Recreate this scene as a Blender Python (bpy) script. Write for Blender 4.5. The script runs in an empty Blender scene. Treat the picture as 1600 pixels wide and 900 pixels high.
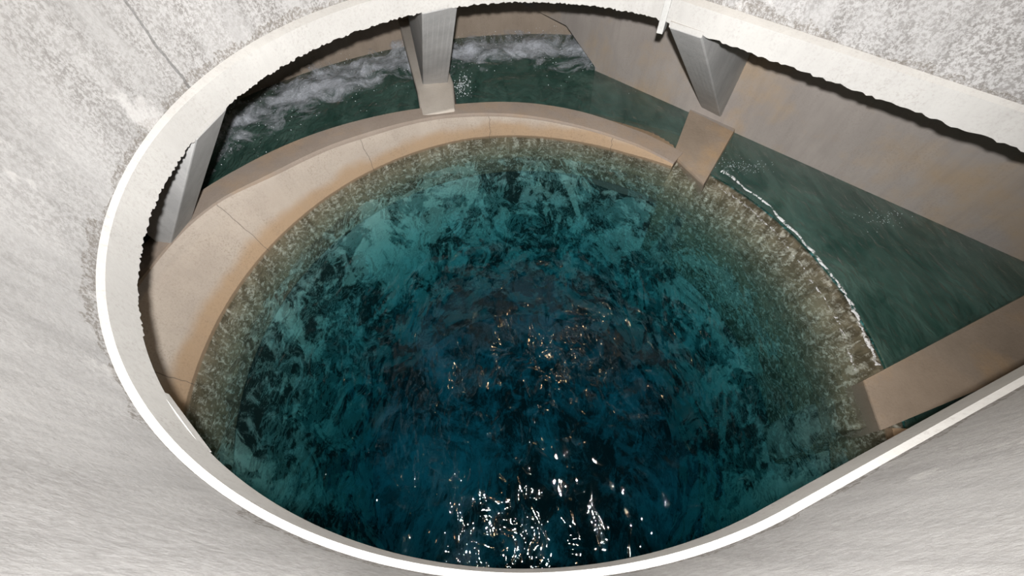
import bpy, bmesh, math, random
from mathutils import Vector, Matrix, noise
random.seed(7)
R = math.radians
sc = bpy.context.scene
col = sc.collection
PI = math.pi

# ------------------------------------------------------------------ camera frame
F = 600.0                                   # focal length in pixels of a 1600 px frame
DN = Vector((15.0, 390.0, F)).normalized()  # straight down, in camera axes (x right, y down, z forward)
UU = DN.cross(Vector((1, 0, 0))).normalized()
RR = UU.cross(DN)
CAMZ = 4.6                                  # metres of the lens above the still pool


def P(px, py, z):
    """point of the photograph that lies at height z above the pool"""
    d = Vector((px - 800.0, py - 450.0, F))
    h = d.dot(DN)
    k = (CAMZ - z)
    return Vector((d.dot(RR) / h * k, -d.dot(UU) / h * k, z))


# ------------------------------------------------------------------ helpers
def tag(o, label=None, cat=None, group=None, kind=None):
    if label: o['label'] = label
    if cat: o['category'] = cat
    if group: o['group'] = group
    if kind: o['kind'] = kind
    return o


def obj(name, verts, faces, mat, parent=None, uvs=None, smooth=False, mats=None, fmat=None):
    me = bpy.data.meshes.new(name)
    me.from_pydata([tuple(v) for v in verts], [], faces)
    for m in (mats or [mat]): me.materials.append(m)
    if uvs:
        ul = me.uv_layers.new(name='UVMap')
        for lp in me.loops: ul.data[lp.index].uv = uvs[lp.vertex_index]
    if fmat:
        for p in me.polygons: p.material_index = fmat[p.index]
    if smooth:
        for p in me.polygons: p.use_smooth = True
    me.update()
    o = bpy.data.objects.new(name, me)
    col.objects.link(o)
    if parent: o.parent = parent
    return o


def empty(name, loc):
    o = bpy.data.objects.new(name, None)
    o.location = loc
    o.empty_display_size = .2
    col.objects.link(o)
    return o


def put(o, parent):
    """parent o, whose mesh is in world coordinates, keeping it where it stands"""
    o.parent = parent
    o.matrix_parent_inverse = Matrix.Translation(parent.location).inverted()
    return o


def loft(rings, close_u=False, close_v=False, u0=0.0):
    """rings: profile rows of equal length -> verts, faces, uvs (metres)"""
    verts, uvs, faces = [], [], []
    n, m = len(rings[0]), len(rings)
    ul = [u0]
    for i in range(1, n): ul.append(ul[-1] + (Vector(rings[0][i]) - Vector(rings[0][i - 1])).length)
    mid = n // 2
    vl = [0.0]
    for j in range(1, m): vl.append(vl[-1] + (Vector(rings[j][mid]) - Vector(rings[j - 1][mid])).length)
    for j in range(m):
        for i in range(n):
            verts.append(rings[j][i]); uvs.append((ul[i], -vl[j]))
    for j in range(m if close_v else m - 1):
        for i in range(n if close_u else n - 1):
            a, b = j * n + i, j * n + (i + 1) % n
            c, d = ((j + 1) % m) * n + (i + 1) % n, ((j + 1) % m) * n + i
            faces.append((a, d, c, b))
    return verts, faces, uvs


def caps(faces, n, m):
    """close the two ends of a loft whose profile runs round (close_v)"""
    faces.append(tuple(j * n for j in range(m)))
    faces.append(tuple(j * n + n - 1 for j in reversed(range(m))))
    return faces


def bevel(o, w, seg=2, ang=35):
    md = o.modifiers.new('soft_edges', 'BEVEL')
    md.width = w; md.segments = seg; md.limit_method = 'ANGLE'; md.angle_limit = R(ang)
    return o


def recalc(o):
    import bmesh
    bm = bmesh.new(); bm.from_mesh(o.data)
    bmesh.ops.recalc_face_normals(bm, faces=bm.faces)
    bm.to_mesh(o.data); bm.free()
    return o


# ------------------------------------------------------------------ materials
def nt(name):
    m = bpy.data.materials.new(name); m.use_nodes = True
    t = m.node_tree; t.nodes.clear()
    return m, t


def N(t, kind, **kw):
    n = t.nodes.new(kind)
    for k, v in kw.items():
        if k.startswith('i_'):
            n.inputs[k[2:].replace('_', ' ')].default_value = v
        else:
            setattr(n, k, v)
    return n


def L(t, a, b): t.links.new(a, b)


def ramp(t, fac, stops):
    r = N(t, 'ShaderNodeValToRGB')
    e = r.color_ramp.elements
    while len(e) < len(stops): e.new(.5)
    for k, (p, c) in zip(e, stops):
        k.position = p
        k.color = (c, c, c, 1) if isinstance(c, (int, float)) else (*c, 1)
    L(t, fac, r.inputs[0])
    return r.outputs[0]


def mixc(t, fac, a, b, mode='MIX'):
    n = N(t, 'ShaderNodeMix', data_type='RGBA', blend_type=mode)
    for s, v in ((0, fac), (6, a), (7, b)):
        if hasattr(v, 'links') or hasattr(v, 'is_linked'): L(t, v, n.inputs[s])
        elif isinstance(v, (int, float)): n.inputs[s].default_value = v
        else: n.inputs[s].default_value = (*v, 1)
    return n.outputs[2]


def math_(t, op, a, b=None):
    n = N(t, 'ShaderNodeMath', operation=op)
    for s, v in ((0, a), (1, b)):
        if v is None: continue
        if isinstance(v, (int, float)): n.inputs[s].default_value = v
        else: L(t, v, n.inputs[s])
    return n.outputs[0]


def noise_tex(t, vec, scale, detail=4, rough=.55, dist=0.0):
    n = N(t, 'ShaderNodeTexNoise')
    n.inputs['Scale'].default_value = scale; n.inputs['Detail'].default_value = detail
    n.inputs['Roughness'].default_value = rough; n.inputs['Distortion'].default_value = dist
    L(t, vec, n.inputs['Vector'])
    return n.outputs['Fac']


def mapping(t, vec, scale, loc=(0, 0, 0), rot=(0, 0, 0)):
    m = N(t, 'ShaderNodeMapping')
    m.inputs['Scale'].default_value = scale; m.inputs['Location'].default_value = loc
    m.inputs['Rotation'].default_value = rot
    L(t, vec, m.inputs['Vector'])
    return m.outputs[0]


def concrete(name, c1, c2, speck=(.05, .045, .04), speck_amt=.6, streak=.35, uv=True, rough=.85,
             bump=.3, warm=None, warm_z=None, seams=(), seam_p=None, mott=None, blot=1.2, foot=None, sp=(.5, .62, .40, .66)):
    m, t = nt(name)
    tc = N(t, 'ShaderNodeTexCoord')
    ob = tc.outputs['Object']
    vec = tc.outputs['UV'] if uv else ob
    big = noise_tex(t, ob, blot, 5, .6)
    c = mixc(t, ramp(t, big, [(.35, 0.0), (.65, 1.0)]), c1, c2)
    if warm_z is not None:                      # mineral stain left by the water along its line
        geo = N(t, 'ShaderNodeNewGeometry')
        sx = N(t, 'ShaderNodeSeparateXYZ'); L(t, geo.outputs['Position'], sx.inputs[0])
        wob = math_(t, 'MULTIPLY', math_(t, 'SUBTRACT', noise_tex(t, ob, 1.3, 3), .5), warm_z[1])
        zz = math_(t, 'ADD', sx.outputs[2], wob)
        mr = N(t, 'ShaderNodeMapRange'); mr.interpolation_type = 'SMOOTHSTEP'
        L(t, zz, mr.inputs[0])
        mr.inputs[1].default_value = warm_z[0]; mr.inputs[2].default_value = warm_z[0] + warm_z[2]
        mr.inputs[3].default_value = 1; mr.inputs[4].default_value = 0
        c = mixc(t, mr.outputs[0], c, warm)
    elif warm is not None:
        wn = noise_tex(t, mapping(t, ob, (1, 1, 1), (3, 7, 1)), .9, 5, .6)
        c = mixc(t, math_(t, 'MULTIPLY', ramp(t, wn, [(.5, 0.0), (.68, 1.0)]), .75), c, warm)
    if streak:
        st = noise_tex(t, mapping(t, vec, (6, .7, 1) if uv else (6, 6, .7)), 1.0, 5, .65)
        c = mixc(t, math_(t, 'MULTIPLY', ramp(t, st, [(.46, 0.0), (.72, 1.0)]), streak), c,
                 tuple(v * .55 for v in c1))
    if speck_amt:
        fine = noise_tex(t, ob, 38, 8, .8)
        patch = noise_tex(t, mapping(t, vec, (2.2, .6, 1) if uv else (1.6, 1.6, .7), (5, 2, 0)), 1.0, 5, .7)
        s = math_(t, 'MULTIPLY', ramp(t, fine, [(sp[0], 0.0), (sp[1], 1.0)]), ramp(t, patch, [(sp[2], 0.10), (sp[3], 1.0)]))
        if foot:                                # the far side of the shaft is the dirtier one
            sy = N(t, 'ShaderNodeSeparateXYZ'); L(t, ob, sy.inputs[0])
            my = N(t, 'ShaderNodeMapRange'); L(t, sy.outputs[1], my.inputs[0])
            my.inputs[1].default_value = .6; my.inputs[2].default_value = 3.4
            my.inputs[3].default_value = .32; my.inputs[4].default_value = 1
            s = math_(t, 'MULTIPLY', s, my.outputs[0])
        c = mixc(t, math_(t, 'MULTIPLY', s, speck_amt), c, speck)
    if foot:                                    # grime lying along the foot of the wall
        sv = N(t, 'ShaderNodeSeparateXYZ'); L(t, vec, sv.inputs[0])
        gn = noise_tex(t, ob, 7, 8, .8)
        hgt = math_(t, 'SUBTRACT', sv.outputs[1], foot)
        lim = math_(t, 'MULTIPLY', ramp(t, noise_tex(t, ob, 2.2, 3), [(.42, .02), (.68, .30)]), gn)
        c = mixc(t, math_(t, 'MULTIPLY', math_(t, 'LESS_THAN', hgt, lim), ramp(t, noise_tex(t, ob, 40, 4, .8), [(.44, 0.0), (.56, .75)])), c, (.12, .105, .09))
        # pale lime crust
        cr = noise_tex(t, mapping(t, ob, (1, 1, 1), (2, 8, 4)), 2.0, 6, .65)
        c = mixc(t, math_(t, 'MULTIPLY', ramp(t, cr, [(.63, 0.0), (.68, 1.0)]), .4), c, (.52, .51, .50))
    if mott:                                    # dark growth in patches, plus pale flecks painting in wave-focused light
        mn = noise_tex(t, mapping(t, ob, mott[2]), mott[3], 8, .72, .8)
        c = mixc(t, ramp(t, mn, [(mott[4] if len(mott) > 4 else .44, 0.0), (mott[5] if len(mott) > 4 else .56, 1.0)]), mott[0], c)
        mn2 = noise_tex(t, mapping(t, ob, mott[2], (9, 4, 2)), mott[3] * 3.1, 6, .7, .5)
        c = mixc(t, math_(t, 'MULTIPLY', ramp(t, mn2, [(.52, 0.0), (.62, 1.0)]), .8), c, mott[1])
    if seams or seam_p:
        su = N(t, 'ShaderNodeSeparateXYZ')
        wv = N(t, 'ShaderNodeTexNoise'); wv.inputs['Scale'].default_value = 3
        wv.inputs['Detail'].default_value = 5
        L(t, vec, wv.inputs['Vector'])
        L(t, vec, su.inputs[0])
        wob = math_(t, 'MULTIPLY', math_(t, 'SUBTRACT', wv.outputs['Fac'], .5), .12)
        uu = math_(t, 'ADD', su.outputs[0], wob)
        tot = None
        if seam_p:
            d = math_(t, 'ABSOLUTE', math_(t, 'SUBTRACT', math_(t, 'FRACT', math_(t, 'DIVIDE', uu, seam_p)), .5))
            tot = math_(t, 'LESS_THAN', d, .006 / seam_p)
        for (u_, w_, v0, v1) in seams:
            d = math_(t, 'LESS_THAN', math_(t, 'ABSOLUTE', math_(t, 'SUBTRACT', uu, u_)), w_)
            d = math_(t, 'MULTIPLY', d, math_(t, 'GREATER_THAN', su.outputs[1], v0))
            d = math_(t, 'MULTIPLY', d, math_(t, 'LESS_THAN', su.outputs[1], v1))
            tot = d if tot is None else math_(t, 'MAXIMUM', tot, d)
        c = mixc(t, math_(t, 'MULTIPLY', tot, .6), c, tuple(v * .22 for v in c1))
    bs = N(t, 'ShaderNodeBsdfPrincipled')
    L(t, c, bs.inputs['Base Color'])
    bs.inputs['Roughness'].default_value = rough
    bs.inputs['Specular IOR Level'].default_value = .25
    bp = N(t, 'ShaderNodeBump'); bp.inputs['Strength'].default_value = bump; bp.inputs['Distance'].default_value = .02
    L(t, noise_tex(t, ob, 18, 8, .7), bp.inputs['Height'])
    L(t, bp.outputs[0], bs.inputs['Normal'])
    out = N(t, 'ShaderNodeOutputMaterial'); L(t, bs.outputs[0], out.inputs[0])
    return m


def water_mats(name, absorb, dens, layers, trans, turbid=None):
    """surface: Fresnel mix of mirror and (refraction + see-through); volume: plain absorption"""
    m, t = nt(name)
    tc = N(t, 'ShaderNodeTexCoord'); ob = tc.outputs['Object']
    h = None
    for (sx, sy, rot, scale, det, dist, amp) in layers:
        v = mapping(t, ob, (sx, sy, 1), (0, 0, 0), (0, 0, rot))
        q = math_(t, 'MULTIPLY', noise_tex(t, v, scale, det, .5, dist), amp)
        h = q if h is None else math_(t, 'ADD', h, q)
    bp = N(t, 'ShaderNodeBump'); bp.inputs['Strength'].default_value = 1; bp.inputs['Distance'].default_value = 1
    L(t, h, bp.inputs['Height'])
    fr = N(t, 'ShaderNodeFresnel'); fr.inputs['IOR'].default_value = 1.33; L(t, bp.outputs[0], fr.inputs['Normal'])
    gb = N(t, 'ShaderNodeNewGeometry')           # same Fresnel weight for a ray going in or coming out
    L(t, math_(t, 'SUBTRACT', 1.33, math_(t, 'MULTIPLY', gb.outputs['Backfacing'], 1.33 - 1 / 1.33)), fr.inputs['IOR'])
    gl = N(t, 'ShaderNodeBsdfGlossy', distribution='BECKMANN'); gl.inputs['Roughness'].default_value = .06; L(t, bp.outputs[0], gl.inputs['Normal'])
    rf = N(t, 'ShaderNodeBsdfRefraction'); rf.inputs['IOR'].default_value = 1.33
    rf.inputs['Roughness'].default_value = 0; L(t, bp.outputs[0], rf.inputs['Normal'])
    tr = N(t, 'ShaderNodeBsdfTransparent')
    mx = N(t, 'ShaderNodeMixShader'); mx.inputs[0].default_value = trans
    L(t, rf.outputs[0], mx.inputs[1]); L(t, tr.outputs[0], mx.inputs[2])
    m2 = N(t, 'ShaderNodeMixShader'); L(t, fr.outputs[0], m2.inputs[0])
    L(t, mx.outputs[0], m2.inputs[1]); L(t, gl.outputs[0], m2.inputs[2])
    if turbid:                                  # silt and fine air bubbles carried just under the surface
        df = N(t, 'ShaderNodeBsdfDiffuse')
        tn = noise_tex(t, mapping(t, ob, (1.3, .6, 1), (0, 0, 0), (0, 0, .8)), 1.3, 6, .6, 1.5)
        L(t, mixc(t, ramp(t, tn, [(.35, 0.0), (.7, 1.0)]), turbid[0], turbid[1]), df.inputs[0])
        L(t, bp.outputs[0], df.inputs['Normal'])
        m3 = N(t, 'ShaderNodeMixShader'); m3.inputs[0].default_value = turbid[2]
        L(t, mx.outputs[0], m3.inputs[1]); L(t, df.outputs[0], m3.inputs[2]); L(t, m3.outputs[0], m2.inputs[1])
    out = N(t, 'ShaderNodeOutputMaterial'); L(t, m2.outputs[0], out.inputs['Surface'])
    va = N(t, 'ShaderNodeVolumeAbsorption'); va.inputs['Color'].default_value = (*absorb, 1)
    va.inputs['Density'].default_value = dens; L(t, va.outputs[0], out.inputs['Volume'])
    s, t = nt(name + ' edge')
    tr = N(t, 'ShaderNodeBsdfTransparent'); out = N(t, 'ShaderNodeOutputMaterial')
    L(t, tr.outputs[0], out.inputs['Surface'])
    va = N(t, 'ShaderNodeVolumeAbsorption'); va.inputs['Color'].default_value = (*absorb, 1)
    va.inputs['Density'].default_value = dens; L(t, va.outputs[0], out.inputs['Volume'])
    return [m, s]


def foam_mat(name, lo, hi, scale, colr, maxa=.85, uvfade=True):
    m, t = nt(name)
    tc = N(t, 'ShaderNodeTexCoord'); ob = tc.outputs['Object']
    n1 = noise_tex(t, ob, scale, 9, .68, 1.2)
    a = n1
    if uvfade:
        su = N(t, 'ShaderNodeSeparateXYZ'); L(t, tc.outputs['UV'], su.inputs[0])
        pk = math_(t, 'ABSOLUTE', math_(t, 'SUBTRACT', su.outputs[1], .68))
        a = math_(t, 'ADD', n1, math_(t, 'SUBTRACT', .10, math_(t, 'MULTIPLY', pk, .85)))
    al = ramp(t, a, [(lo, 0.0), (hi, maxa)])
    fine = noise_tex(t, ob, scale * 9, 6, .8)
    al = math_(t, 'MULTIPLY', al, ramp(t, fine, [(.3, .45), (.62, 1.0)]))
    d = N(t, 'ShaderNodeBsdfDiffuse'); d.inputs[0].default_value = (*colr, 1)
    tr = N(t, 'ShaderNodeBsdfTransparent')
    mx = N(t, 'ShaderNodeMixShader'); L(t, al, mx.inputs[0]); L(t, tr.outputs[0], mx.inputs[1]); L(t, d.outputs[0], mx.inputs[2])
    out = N(t, 'ShaderNodeOutputMaterial'); L(t, mx.outputs[0], out.inputs[0])
    return m


M_UP = concrete('old white concrete', (.36, .356, .352), (.30, .297, .293), (.085, .075, .068), .75, .45, foot=-6.15, sp=(.46, .55, .34, .60),
                seams=((5.62, .012, -20, -4.35),), bump=.22)
M_BAND = concrete('smooth white concrete', (.40, .393, .378), (.35, .343, .33), (.14, .12, .10), .4, .15, bump=.15)
M_COL = concrete('grey cast concrete', (.53, .525, .515), (.44, .435, .43), (.12, .11, .10), .25, .25, uv=False, bump=.2, blot=2)
M_TAN = concrete('tan weir concrete', (.48, .415, .35), (.41, .35, .295), (.12, .085, .05), .45, .12,
                 warm=(.40, .285, .185), warm_z=(.12, .35, .22), seam_p=2.35, bump=.3)
M_COPE = concrete('worn tan concrete', (.37, .305, .255), (.32, .26, .215), (.12, .09, .06), .3, .1, uv=False, warm=(.42, .30, .2))
M_PIER = concrete('pale pier concrete', (.56, .51, .45), (.50, .445, .385), (.2, .15, .1), .25, .1, uv=False)
M_PIER2 = concrete('stained pier concrete', (.39, .31, .24), (.32, .255, .195), (.16, .11, .07), .35, .15, uv=False, warm=(.50, .33, .18))
M_DIV = concrete('smooth grey-brown concrete', (.385, .345, .315), (.33, .295, .27), (.12, .10, .08), .25, .25,
                 warm=(.42, .315, .21), bump=.15)
M_OUT = concrete('brown channel concrete', (.40, .325, .26), (.35, .28, .22), (.1, .075, .05), .35, .25)
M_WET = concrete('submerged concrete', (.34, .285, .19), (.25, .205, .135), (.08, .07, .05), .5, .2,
                 mott=((.13, .105, .065), (.95, .90, .76), (1, 1, 1), 4.2))  # pale flecks: caustic light over the shallows, put into the colour
M_SHAFT = concrete('deep shaft concrete', (.95, .93, .80), (.70, .68, .58), (.05, .05, .05), .4, .2,
                   mott=((.04, .04, .035), (.96, .95, .85), (1, 1, .75), .8, .495, .54))  # patches also paint the mottle of light bent by the waves
M_DEEP = concrete('shaft bottom concrete', (.44, .48, .50), (.26, .29, .30), (.05, .05, .05), .3, 0, uv=False,
                  mott=((.04, .042, .04), (.46, .50, .52), (1, .8, 1), .5, .50, .56))
M_BED = concrete('channel bed', (.45, .43, .36), (.34, .32, .27), (.1, .1, .08), .3, 0, uv=False, blot=.6)
M_RIB = concrete('mottled footing concrete', (.60, .58, .50), (.40, .38, .32), (.05, .05, .05), .3, 0, uv=False,
                 mott=((.07, .068, .055), (.75, .73, .62), (1, 1, .8), 1.6, .45, .55))
M_STEEL = concrete('weathered grey steel', (.42, .42, .41), (.36, .36, .35), (.15, .13, .11), .2, .2, uv=False, rough=.5, bump=.05)

# ------------------------------------------------------------------ tower outline (plan)
TC = Vector((0.0, 2.66)); TR = 2.77
A0, A1 = R(56.5), R(292)
APEX = Vector((4.82, 1.65))
N_UP = Vector((.707, .707)); N_LO = Vector((.376, -.927))


def outline(step=.02):
    pts, nrm = [], []
    n = int((A1 - A0) * TR / step)
    for i in range(n + 1):
        a = A0 + (A1 - A0) * i / n
        d = Vector((math.cos(a), math.sin(a)))
        pts.append(TC + d * TR); nrm.append(d.copy())
    nrm[0] = (nrm[0] + N_UP).normalized()
    lo = [pts[-1].lerp(APEX, k / 120) for k in range(1, 120)]
    up = [APEX.lerp(pts[0], k / 120) for k in range(1, 120)]
    pts += lo; nrm += [N_LO] * len(lo)
    pts.append(APEX); nrm.append((N_UP + N_LO) / (1 + N_UP.dot(N_LO)))
    pts += up; nrm += [N_UP] * len(up)
    return pts, nrm


OP, ON = outline()


def oring(off, z, jag=None):
    g = off if callable(off) else (lambda p: off)
    return [(p.x + n.x * g(p), p.y + n.y * g(p), z + (jag[i] if jag else 0)) for i, (p, n) in enumerate(zip(OP, ON))]


def UP(p):
    """set-back of the old wall behind the band: wider on the far side"""
    t = min(1, max(0, (p.y - 2.0) / 2.6)); t = t * t * (3 - 2 * t)
    return .022 + .065 * t


LIP = 2.6
ZC0, ZC1 = 2.85, 2.82                     # top and bottom of the bevelled shelf above the smooth band
# upper shaft wall (inner face, foot, outer face, top)
v, f, uv = loft([oring(UP, 9.0), oring(UP, 6.0), oring(UP, 4.0), oring(UP, ZC0), oring(.6, ZC0), oring(.6, 9.0)], close_u=True, close_v=True)
o = obj('wall_tower', v, f, M_UP, uvs=uv, smooth=False)
tag(o, kind='structure')
# smooth band with bevelled shelf and ragged drip edge
jag = []
for i, p in enumerate(OP):
    far = 1.0 if p.y > 1.0 else 0.0
    jag.append((-abs(noise.noise(Vector((p.x * 9, p.y * 9, 0)))) * .012 - random.random() * .02) * far)
v, f, uv = loft([oring(UP, ZC0 + .002), oring(0, ZC1), oring(0, 2.70), oring(0, LIP, jag), oring(.03, LIP + .01), oring(.6, LIP + .01), oring(.6, ZC0 + .004)], close_u=True, close_v=True)
o = obj('trim_1', v, f, M_BAND, uvs=uv)
tag(o, kind='structure')
# slab over the outer channel
RC = Vector((.092, 2.30))


def rp(ang, r, z): return (RC.x + math.cos(ang) * r, RC.y + math.sin(ang) * r, z)


n = len(OP)
outer = []
for p in OP:
    d = (p - RC).normalized(); outer.append((RC.x + d.x * 14, RC.y + d.y * 14))
v, f, uv = loft([oring(.55, 2.63), [(x, y, 2.63) for x, y in outer], [(x, y, 3.0) for x, y in outer], oring(.55, 3.0)], close_u=True, close_v=True)
o = obj('ceiling', v, f, M_OUT, uvs=uv); tag(o, kind='structure')

# ------------------------------------------------------------------ weir ring
RIN = 4.25


def lerp_tab(tab, a):
    if a <= tab[0][0]: return tab[0][1]
    for (x0, y0), (x1, y1) in zip(tab, tab[1:]):
        if a <= x1: return y0 + (y1 - y0) * (a - x0) / (x1 - x0)
    return tab[-1][1]


def zr(a): return lerp_tab([(50, .055), (60, .2), (90, .40), (114, .55), (135, .72), (158, .9), (200, .95), (250, .9), (343, .2)], a)


def trace(pts):
    tab = []
    for (x, y) in pts:
        z = .5
        for _ in range(12):
            w = P(x, y, z); a = math.degrees(math.atan2(w.y - RC.y, w.x - RC.x)) % 360; z = zr(a)
        tab.append((a, math.hypot(w.x - RC.x, w.y - RC.y)))
    return sorted(tab)


RIDGE = trace([(303, 340), (330, 319), (400, 284), (450, 258), (500, 233), (550, 215), (600, 200), (650, 187), (715, 178), (800, 178), (900, 195), (1000, 228), (1048, 250)])
OUTER = trace([(310, 302), (330, 290), (400, 250), (450, 226), (500, 207), (550, 192), (600, 180), (650, 171), (715, 164), (800, 160), (900, 173), (1000, 208), (1055, 232)])
print('RIDGE', [(round(a), round(r, 2)) for a, r in RIDGE]); print('OUTER', [(round(a), round(r, 2)) for a, r in OUTER])
WA0, WA1 = 50.5, 343.0
angs = [WA0 + (WA1 - WA0) * i / 220 for i in range(221)]


def smooth_tab(tab, a, w=5):
    return sum(lerp_tab(tab, a + d) for d in (-w, -w / 2, 0, w / 2, w)) / 5


weir = empty('weir', (RC.x, RC.y, -1.0))
tag(weir, 'curved tan concrete weir wall rimming the deep blue pool', 'weir', kind='thing')
rows = []
NS = 8
for k in range(NS + 1):                      # sloping inner face, a gentle S from ridge to waterline and below
    s = k / NS
    row = []
    for a in angs:
        r0 = smooth_tab(RIDGE, a); z0 = zr(a)
        r1 = min(RIN, r0 - .05); r = r0 + (r1 - r0) * (s ** .8); z = z0 + (-.06 - z0) * (s ** 1.15)
        row.append(rp(R(a), r, z))
    rows.append(row)
rows.append([rp(R(a), RIN + .9, -.06) for a in angs])
rows.append([rp(R(a), smooth_tab(RIDGE, a) + .02, zr(a) - .04) for a in angs])
v, f, uv = loft(rows, close_v=True)
caps(f, len(angs), len(rows))
o = put(obj('sloping_face', v, f, M_TAN, uvs=uv, smooth=False), weir)
rows = []
for fn in (lambda a: (smooth_tab(RIDGE, a) - .015, zr(a) + .012), lambda a: (smooth_tab(OUTER, a), zr(a) + .012),
           lambda a: (smooth_tab(OUTER, a), -2.4), lambda a: (RIN + .35, -2.4), lambda a: (smooth_tab(RIDGE, a) - .015, zr(a) - .03)):
    rows.append([rp(R(a), *fn(a)) for a in angs])
v, f, uv = loft(rows, close_v=True); caps(f, len(angs), len(rows))
put(obj('coping', v, f, M_COPE, uvs=uv), weir)
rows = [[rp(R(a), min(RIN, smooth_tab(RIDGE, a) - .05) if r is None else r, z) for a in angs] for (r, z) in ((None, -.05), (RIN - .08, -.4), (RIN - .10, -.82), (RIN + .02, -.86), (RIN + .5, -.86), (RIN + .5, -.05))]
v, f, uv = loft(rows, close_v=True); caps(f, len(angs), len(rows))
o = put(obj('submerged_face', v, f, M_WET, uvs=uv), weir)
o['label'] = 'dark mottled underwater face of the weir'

# sunken overflow crest on the open side
angs2 = [WA1 - 360 + (WA0 - WA1 + 360) * i / 70 for i in range(71)]
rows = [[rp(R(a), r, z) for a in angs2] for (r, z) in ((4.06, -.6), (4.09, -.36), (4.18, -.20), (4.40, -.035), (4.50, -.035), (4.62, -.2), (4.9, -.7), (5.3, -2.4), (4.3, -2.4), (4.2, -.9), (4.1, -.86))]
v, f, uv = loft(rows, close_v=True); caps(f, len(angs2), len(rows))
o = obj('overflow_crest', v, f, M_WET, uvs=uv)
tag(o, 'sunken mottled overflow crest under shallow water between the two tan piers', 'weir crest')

# deep shaft below
A = [2 * PI * i / 160 for i in range(160)]
rows = [[rp(a, r, z) for a in A] for (r, z) in ((4.36, -.83), (4.38, -1.0), (4.38, -3), (4.38, -5), (4.38, -8), (5.2, -8), (5.2, -.84))]
v, f, uv = loft(rows, close_u=True, close_v=True)
o = obj('wall_shaft', v, f, M_SHAFT, uvs=uv); tag(o, kind='structure')
v = [rp(a, 4.43, -7.4) for a in A] + [rp(a, 4.43, -7.9) for a in A]
k = len(A)
o = obj('floor', v, [tuple(range(k)), tuple(reversed(range(k, 2 * k)))] + [(i, k + i, k + (i + 1) % k, (i + 1) % k) for i in range(k)], M_DEEP)
tag(o, kind='structure')

# channel bed
rows = [[rp(a, r, z) for a in A] for (r, z) in ((4.5, -1.3), (14, -1.3), (14, -2.6), (4.5, -2.6))]
v, f, uv = loft(rows, close_u=True, close_v=True)
o = obj('floor_channel', v, f, M_BED, uvs=uv); tag(o, kind='structure')

# ------------------------------------------------------------------ outer channel wall
ROUT = 8.27
A3 = [R(40 + 290 * i / 200) for i in range(201)]
rows = [[rp(a, r, z) for a in A3] for (r, z) in ((ROUT, 2.63), (ROUT, 0), (ROUT, -2.5), (ROUT + .4, -2.5), (ROUT + .4, 2.63))]
v, f, uv = loft(rows, close_v=True); caps(f, len(A3), len(rows))
o = obj('wall_outer', v, f, M_OUT, uvs=uv); tag(o, kind='structure')

# straight dividing wall with a raised, cut corner over the water
T = Vector((.7138, -.7004)); NN = Vector((.7004, .7138))      # along the wall, and out of the channel (world axes)
K0 = 3.7528 * 2                                                # distance of its face from the lens axis


def dv(s, z, d=0.0):
    b = NN * (K0 + d) + T * s
    return (b.x, b.y, z)


def svals(w): return Vector((w[0], w[1])).dot(T)


prof = []                                                      # lower edge in wall coordinates (s, z)
for (px, py, zz) in ((930, 105, .068), (885, 40, .646), (835, 15, .708)):
    w = P(px, py, zz); prof.append((svals(w), zz))
print('divider', prof)
edge = [(10.5, -2.5), (prof[0][0] + .10, -2.5), (prof[0][0] + .005, -.05), prof[0], prof[1], prof[2], (prof[2][0] - 1.0, .74), (prof[2][0] - 1.0, 2.63), (10.5, 2.63)]
k = len(edge)
v = [dv(s, z) for s, z in edge] + [dv(s, z, .35) for s, z in edge]
uvv = [(s, z) for s, z in edge] * 2
o = obj('wall_divider', v, [tuple(range(k)), tuple(reversed(range(k, 2 * k)))] + [(i, k + i, k + (i + 1) % k, (i + 1) % k) for i in range(k)], M_DIV, uvs=uvv)
recalc(o); tag(o, kind='structure')


# ------------------------------------------------------------------ piers
def prism(top, bottom):
    k = len(top)
    return (list(top) + list(bottom), [tuple(range(k)), tuple(reversed(range(k, 2 * k)))] +
            [(i, k + i, k + (i + 1) % k, (i + 1) % k) for i in range(k)])


def ext(a, b, r):
    """continue the line a->b until it is r from the ring centre"""
    a = Vector(a); b = Vector(b); d = (b - a).normalized(); q = b.copy()
    for _ in range(400):
        if (Vector((q.x, q.y)) - RC).length >= r: break
        q += d * .03
    return q


# back pier: radial wall carrying the middle column
ZP = .56
fl, fr = P(651, 141, ZP), P(708, 127, ZP)
nl, nr = P(656, 181, .54), P(713, 177, .54)
for q_ in (nl, nr):
    d_ = (Vector((q_.x, q_.y)) - RC).normalized() * 4.37; q_.x, q_.y, q_.z = RC.x + d_.x, RC.y + d_.y, ZP
bl = ext(fl, P(623, 36, ZP), ROUT + .1); br = bl + (fr - fl) * 1.0
top = [nl, fl, bl, br, fr, nr]
cen = sum(top, Vector()) / len(top)
bot = [Vector((p.x, p.y, -.6)) for p in top]
pier = obj('pier', *prism(top, bot), M_PIER)
recalc(pier); bevel(pier, .045, 3)
PIERS = [(pier, top, -3.4)]
tag(pier, 'pale concrete pier under the middle column, crossing the channel to the outer wall', 'pier', 'piers on the weir wall', kind='thing')

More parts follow.
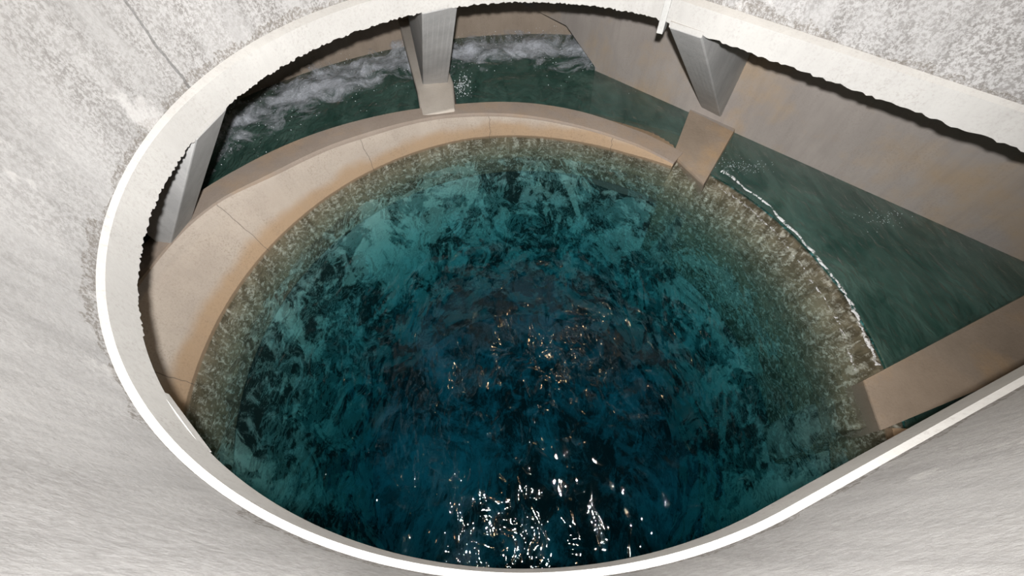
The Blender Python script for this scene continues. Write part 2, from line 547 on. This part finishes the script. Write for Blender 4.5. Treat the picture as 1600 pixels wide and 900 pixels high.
# right pier: between the weir and the dividing wall
zt = .07
q = [P(1052, 241, .06), P(1100, 287, .04), P(1146, 206, zt), P(1078, 172, zt)]
q2 = Vector((q[2].x * 1.06, q[2].y * 1.06, zt)); q3 = Vector((q[3].x * 1.06, q[3].y * 1.06, zt))
top = [q[0], q[1], q[2], q2, q3, q[3]]
bot = [Vector((p.x, p.y, -.6)) for p in top]
bot[1] += Vector((.10, .02, 0)); bot[2] += Vector((.22, 0, 0)); bot[3] += Vector((.22, 0, 0))
vv, ff = prism(top, bot)
ff[0:1] = [(0, 1, 2, 5), (5, 2, 3, 4)]
o = obj('pier', vv, ff, None, mats=[M_PIER2, M_DIV], fmat=[0, 1] + [0] * (len(ff) - 2)); recalc(o)
PIERS.append((o, top, -2.6))
tag(o, 'orange-stained tan pier sloping into the pool in front of the dividing wall', 'pier', 'piers on the weir wall', kind='thing')

# near right pier: long radial wall beside the overflow
zt = .30
a0, a1 = P(1350, 594, .02), P(1377, 672, .02)
b0 = P(1600, 463, zt); b1 = P(1500, 640, zt)
dd = (b0 - a0); b0 = a0 + dd * 2.2; b0.z = zt; b1 = a1 + Vector((dd.x, dd.y * .78, 0)) * 2.2; b1.z = zt
top = [a0, a1, b1, b0]
bot = [Vector((p.x, p.y, -.6)) for p in top]
o = obj('pier', *prism(top, bot), M_PIER2); recalc(o)
PIERS.append((o, top, -2.4))
tag(o, 'brown concrete pier at the right, partly hidden by the white near rim', 'pier', 'piers on the weir wall', kind='thing')




def footing(pr, tp, zb):
    """rib below the water line that carries a pier down the shaft wall"""
    c = sum((Vector((p.x, p.y, 0)) for p in tp), Vector()) / len(tp)
    a_ = [Vector((c.x + (p.x - c.x) * .97, c.y + (p.y - c.y) * .97, -.55)) for p in tp]
    b_ = [Vector((p.x, p.y, zb)) for p in a_]
    f_ = recalc(obj('footing', *prism(a_, b_), M_RIB)); f_.parent = pr
    f_['label'] = 'dark mottled footing below the water'


for pr, tp, zb in PIERS: footing(pr, tp, zb)
# ------------------------------------------------------------------ columns
def column(label, tl, tr_, bl, br, zb, pad=.09):
    """haunch: white pad flush with the band, sloping inner face, upright back"""
    TL, TR2 = Vector((*tl, LIP)), Vector((*tr_, LIP))
    BL, BR = Vector(bl), Vector(br)
    out = ((BL + BR) / 2 - (TL + TR2) / 2); out.z = 0; out.normalize()
    root = empty('support_column', ((BL.x + BR.x) / 2, (BL.y + BR.y) / 2, min(BL.z, BR.z)))
    tag(root, label, 'column', 'splayed columns under the white rim', kind='thing')
    zt_ = LIP - pad
    back = .10
    pad_r = -.005; TLb = Vector((BL.x, BL.y, 0)) + out * back; TRb = Vector((BR.x, BR.y, 0)) + out * back
    sh = [Vector((p.x, p.y, zt_)) for p in (TL, TR2)]
    A_ = [sh[0], sh[1], BR, BL]
    B_ = [Vector((TLb.x, TLb.y, LIP)), Vector((TRb.x, TRb.y, LIP)), Vector((TRb.x, TRb.y, zb)), Vector((TLb.x, TLb.y, zb))]
    up = [Vector((p.x, p.y, LIP)) + out * .03 for p in (TL, TR2)]
    v = [up[0], up[1], sh[0], sh[1], BL, BR, B_[0], B_[1], B_[3], B_[2]]
    fa = [(0, 1, 3, 2), (2, 3, 5, 4), (4, 5, 9, 8), (8, 9, 7, 6), (6, 7, 1, 0), (0, 2, 4, 8, 6), (1, 7, 9, 5, 3)]
    o = recalc(obj('shaft', v, fa, M_COL))
    bm_ = bmesh.new(); bm_.from_mesh(o.data)
    bmesh.ops.subdivide_edges(bm_, edges=[e for e in bm_.edges if all(len(f_.verts) == 4 for f_ in e.link_faces)], cuts=5, use_grid_fill=True)
    bm_.to_mesh(o.data); bm_.free()
    bevel(o, .018, 2, 25); put(o, root)
    pv = []
    for (zz) in (LIP + .02, zt_):
        for p, s in ((TL, -.0), (TR2, .0)):
            pv.append(Vector((p.x, p.y, zz)) - out * pad_r)
    pv2 = [p + out * .10 for p in pv]
    pv2[2].z += .10; pv2[3].z += .10
    o = recalc(obj('head_pad', pv + pv2, [(0, 1, 3, 2), (4, 6, 7, 5), (0, 4, 5, 1), (2, 3, 7, 6), (0, 2, 6, 4), (1, 5, 7, 3)], M_BAND)); put(o, root)
    o['label'] = 'white head pad flush with the rim'
    return root


def on_div(px, py):
    w1, w0 = P(px, py, 1.0), P(px, py, 0.0)
    a_, b_ = w0.to_2d().dot(NN), w1.to_2d().dot(NN)
    k_ = (a_ - K0) / (a_ - b_); print('foot on divider', round(k_, 2))
    return P(px, py, k_)


def xy(px, py):
    w = P(px, py, LIP); d = (Vector((w.x, w.y)) - TC)
    if d.length < TR + .05 and d.x < 1.5: d = d.normalized() * TR
    w = TC + d
    return (w.x, w.y)


column('left grey column whose wedge foot rests on the sloping weir', xy(354, 165), xy(306, 215), P(297, 350, .8), P(265, 388, .8), .3, pad=.02)
column('middle grey column standing on the pale pier at the back', xy(715, 6), xy(657, 16), P(700, 129, ZP), P(661, 132, ZP), ZP - .1, pad=.02)
column('right grey column against the dividing wall above the stained pier', xy(1046, 37), xy(1098, 54), on_div(1095, 167), on_div(1126, 183), .02, pad=.035)
for lab, a_, in (('column at the near left, only its white head pad showing under the rim', 231),):
    a_ = R(a_); w = .085
    t0 = TC + Vector((math.cos(a_ - w), math.sin(a_ - w))) * TR; t1 = TC + Vector((math.cos(a_ + w), math.sin(a_ + w))) * TR
    b0 = RC + Vector((math.cos(a_ - .05), math.sin(a_ - .05))) * 4.6; b1 = RC + Vector((math.cos(a_ + .05), math.sin(a_ + .05))) * 4.6
    column(lab, t0, t1, (b0.x, b0.y, .8), (b1.x, b1.y, .8), .3, pad=.04)

# ------------------------------------------------------------------ hanging post over the rim
b0 = P(1025, 52, 2.47); b1 = P(1034.5, 54, 2.47)
e1 = (b1 - b0); e2 = Vector((-e1.y, e1.x, 0)).normalized() * .16
pl = [b0, b1, b1 + e2, b0 + e2]
if ((pl[2] - Vector((TC.x, TC.y, 0))).to_2d().length < (pl[1] - Vector((TC.x, TC.y, 0))).to_2d().length):
    pl = [b0, b1, b1 - e2, b0 - e2]
top = [Vector((p.x, p.y, 4.4)) for p in pl]
o = obj('steel_post', *prism(top, pl), M_STEEL); recalc(o); bevel(o, .006)
tag(o, 'thin grey square post hanging over the rim beside the right column', 'post')

# ------------------------------------------------------------------ water
W_POOL = water_mats('pool water', (.20, .825, .905), .35,
                    ((1, 1, .3, .9, 2, .8, .10), (1.5, .8, .5, 3.2, 2, .8, .045), (1.3, .8, .4, 10, 2, .4, .007)), .54)
W_CHAN = water_mats('channel water', (.25, .84, .78), .45,
                    ((1, 1, .9, 1.5, 4, .8, .10), (1.8, .7, .8, 6, 5, .8, .036), (1.4, .8, .8, 20, 3, .5, .004)), .7, ((.035, .085, .07), (.14, .235, .20), .55))
GAP = 4.45
k = len(A)
v = [rp(a, GAP, 0) for a in A] + [rp(a, GAP, -8.6) for a in A]
o = obj('pool_water', v, [tuple(range(k)), tuple(reversed(range(k, 2 * k)))] + [(i, k + i, k + (i + 1) % k, (i + 1) % k) for i in range(k)], None, mats=W_POOL, fmat=[0, 1] + [1] * k)
tag(o, 'deep clear blue rippled water filling the round shaft', 'water', kind='stuff')
ro = [13.0 if math.cos(a) > .45 else ROUT + .1 for a in A]
rows = [[rp(a, GAP + .001, -3) for a in A], [rp(a, GAP + .001, 0) for a in A], [rp(a, r, 0) for a, r in zip(A, ro)], [rp(a, r, -3) for a, r in zip(A, ro)]]
v, f, uv = loft(rows, close_u=True, close_v=True)
o = obj('channel_water', v, f, None, uvs=uv, mats=W_CHAN, fmat=[1] * k + [0] * k + [1] * 2 * k)
recalc(o)
tag(o, 'murky green flowing water in the channel around the weir', 'water', kind='stuff')

# foam churned along the outer wall
M_FOAM = foam_mat('white water', .36, .62, 1.6, (.86, .90, .98), .95)
na, nr_ = 220, 24
rows = []
for j in range(nr_ + 1):
    row = []
    for i in range(na + 1):
        a = R(74 + 100 * i / na); r = ROUT + .0 - 2.6 * j / nr_
        s = 1 - j / nr_
        h = .015 + .16 * s * (.5 + noise.fractal(Vector((math.cos(a) * r * 1.6, math.sin(a) * r * 1.6, 3)), 1, 2, 5))
        row.append(rp(a, r, max(h, .008)))
    rows.append(row)
v, f, uv = loft(rows)
uv = [(i % (na + 1) / na, 1 - (i // (na + 1)) / nr_) for i in range(len(v))]
o = obj('channel_foam', v, f, M_FOAM, uvs=uv, smooth=True)
tag(o, 'churning white foam along the curved outer channel wall', 'foam', kind='stuff')

# standing ripples over the crest: broken foam-white lines painting in their glints
M_LINE2 = foam_mat('broken ripple glint foam', .50, .60, 13, (.8, .8, .8), .9, False)
M_LINE = foam_mat('ripple glint foam', .42, .52, 12, (.85, .85, .85), 1.0, False)


def ripple(name, label, pts, w, mat):
    P3 = [P(x, y, .01) for x, y in pts]
    fine = []
    for a, b in zip(P3, P3[1:]):
        for q_ in range(30): fine.append(a.lerp(b, q_ / 30))
    sm = [sum(fine[max(0, i - 14):i + 15], Vector()) / len(fine[max(0, i - 14):i + 15]) for i in range(len(fine))]
    rows = [[], [], [], [], []]
    for i, c in enumerate(sm):
        d = (sm[min(i + 1, len(sm) - 1)] - sm[max(i - 1, 0)]); d.z = 0
        if d.length == 0: d = Vector((1, 0, 0))
        d.normalize(); nn_ = Vector((-d.y, d.x, 0))
        ww = w * (.35 + 1.5 * abs(noise.noise(Vector((i * .06, w * 50, 0)))) + .6 * abs(noise.noise(Vector((i * .3, 5, 0)))))
        c = c + nn_ * (.05 * noise.noise(Vector((i * .09, 2, w * 90))) + .02 * noise.noise(Vector((i * .4, 8, w))))
        for k_, (s, h) in enumerate(((-1, 0), (-.5, .8), (0, 1.1), (.5, .8), (1, 0))):
            pt = c + nn_ * s * ww; pt.z = .004 + h * ww * .8
            rows[k_].append(tuple(pt))
    v, f, uv = loft(rows)
    o = obj(name, v, f, mat, uvs=uv, smooth=True)
    return tag(o, label, 'foam', 'foam and painted glint lines over the overflow crest', kind='stuff')


ripple('foam_glint_line', 'outer long white foam and painted glint line where green water meets the overflow', [(1122, 262), (1150, 283), (1190, 312), (1230, 348), (1270, 390), (1310, 440), (1330, 475), (1350, 515), (1365, 548), (1372, 580)], .026, M_LINE)
ripple('foam_glint_line', 'inner broken foam and painted glint line over the overflow crest', [(1108, 284), (1140, 302), (1190, 340), (1235, 390), (1270, 440), (1300, 485), (1322, 525), (1330, 555), (1340, 588)], .022, M_LINE2)

# spray drops
dv_, df_ = [], []
import bmesh
ico = bmesh.new(); bmesh.ops.create_icosphere(ico, subdivisions=1, radius=1)
iv = [v.co.copy() for v in ico.verts]; if_ = [[v.index for v in f.verts] for f in ico.faces]; ico.free()
for _ in range(900):
    a = R(random.uniform(76, 168)); r = ROUT - abs(random.gauss(.4, .9))
    if r < 5.4: continue
    z = abs(random.gauss(.02, .09)); s = random.choice((.004, .005, .007, .010))
    c = Vector(rp(a, r, z)); b = len(dv_)
    dv_ += [c + x * s for x in iv]; df_ += [[b + i for i in f] for f in if_]
for _ in range(120):
    c = P(722 + random.gauss(0, 8), 132 + random.gauss(0, 9), abs(random.gauss(0, .08))); b = len(dv_); s = random.uniform(.005, .012)
    dv_ += [c + x * s for x in iv]; df_ += [[b + i for i in f] for f in if_]
for _ in range(260):
    q_ = random.choice(((1150, 257, 16, 6), (1165, 262, 22, 5), (1372, 340, 22, 8), (1030, 138, 25, 6)))
    c = P(q_[0] + random.gauss(0, q_[2]), q_[1] + random.gauss(0, q_[3]), .012); b = len(dv_); s = random.uniform(.0025, .0055)
    if c.to_2d().dot(NN) > K0 - .1: continue
    dv_ += [c + x * s for x in iv]; df_ += [[b + i for i in f] for f in if_]
m, t = nt('spray'); d = N(t, 'ShaderNodeBsdfDiffuse'); d.inputs[0].default_value = (.85, .87, .9, 1)
out_ = N(t, 'ShaderNodeOutputMaterial'); L(t, d.outputs[0], out_.inputs[0])
o = obj('spray_drops', dv_, df_, m)
tag(o, 'fine white spray drops above the channel foam', 'spray', kind='stuff')

# ------------------------------------------------------------------ lights
def point(name, loc, power, radius, colr=(1, 1, 1)):
    l = bpy.data.lights.new(name, 'POINT'); l.energy = power; l.shadow_soft_size = radius; l.color = colr
    o = bpy.data.objects.new(name, l); o.location = loc; col.objects.link(o)
    return o


fl_ = bpy.data.lights.new('camera_flash', 'SPOT'); fl_.energy = 2750; fl_.shadow_soft_size = .04
fl_.color = (1, .99, .98); fl_.spot_size = R(146); fl_.spot_blend = 1
fo = bpy.data.objects.new('camera_flash', fl_); fo.location = (0, 0, CAMZ + .23); col.objects.link(fo)
fo.rotation_euler = (P(800, 250, 0) - Vector((0, 0, CAMZ))).to_track_quat('-Z', 'Y').to_euler()
# warm bulkhead lamps high on the shaft wall
for x, y, z in ((1.05, 4.75, 6.4), (-.75, .45, 6.6)):
    point('shaft_lamp', (x, y, z), 120 if y > 1 else 45, .08, (1, .72, .42))
w = bpy.data.worlds.new('dark'); sc.world = w; w.use_nodes = True
w.node_tree.nodes['Background'].inputs[0].default_value = (.05, .055, .06, 1)
w.node_tree.nodes['Background'].inputs[1].default_value = .3

# ------------------------------------------------------------------ camera
cd = bpy.data.cameras.new('camera'); cam = bpy.data.objects.new('camera', cd); col.objects.link(cam)
cd.sensor_width = 36; cd.lens = F / 1600 * 36; cd.clip_start = .02; cd.clip_end = 200


def to_world(c):                            # camera-axis vector -> world
    c = Vector(c); return Vector((c.dot(RR), -c.dot(UU), -c.dot(DN)))


X, Y, Z = to_world((1, 0, 0)), to_world((0, -1, 0)), to_world((0, 0, -1))
m = Matrix((X, Y, Z)).transposed().to_4x4(); m.translation = Vector((0, 0, CAMZ))
cam.matrix_world = m
sc.camera = cam
sc.view_settings.view_transform = 'Standard'; sc.view_settings.look = 'None'
sc.view_settings.gamma = 1; sc.view_settings.use_curve_mapping = False
sc.view_settings.exposure = .2
sc.cycles.use_denoising = True; sc.cycles.use_light_tree = False
sc.cycles.max_bounces = 10; sc.cycles.transparent_max_bounces = 16; sc.cycles.transmission_bounces = 8
sc.cycles.caustics_reflective = False; sc.cycles.caustics_refractive = False
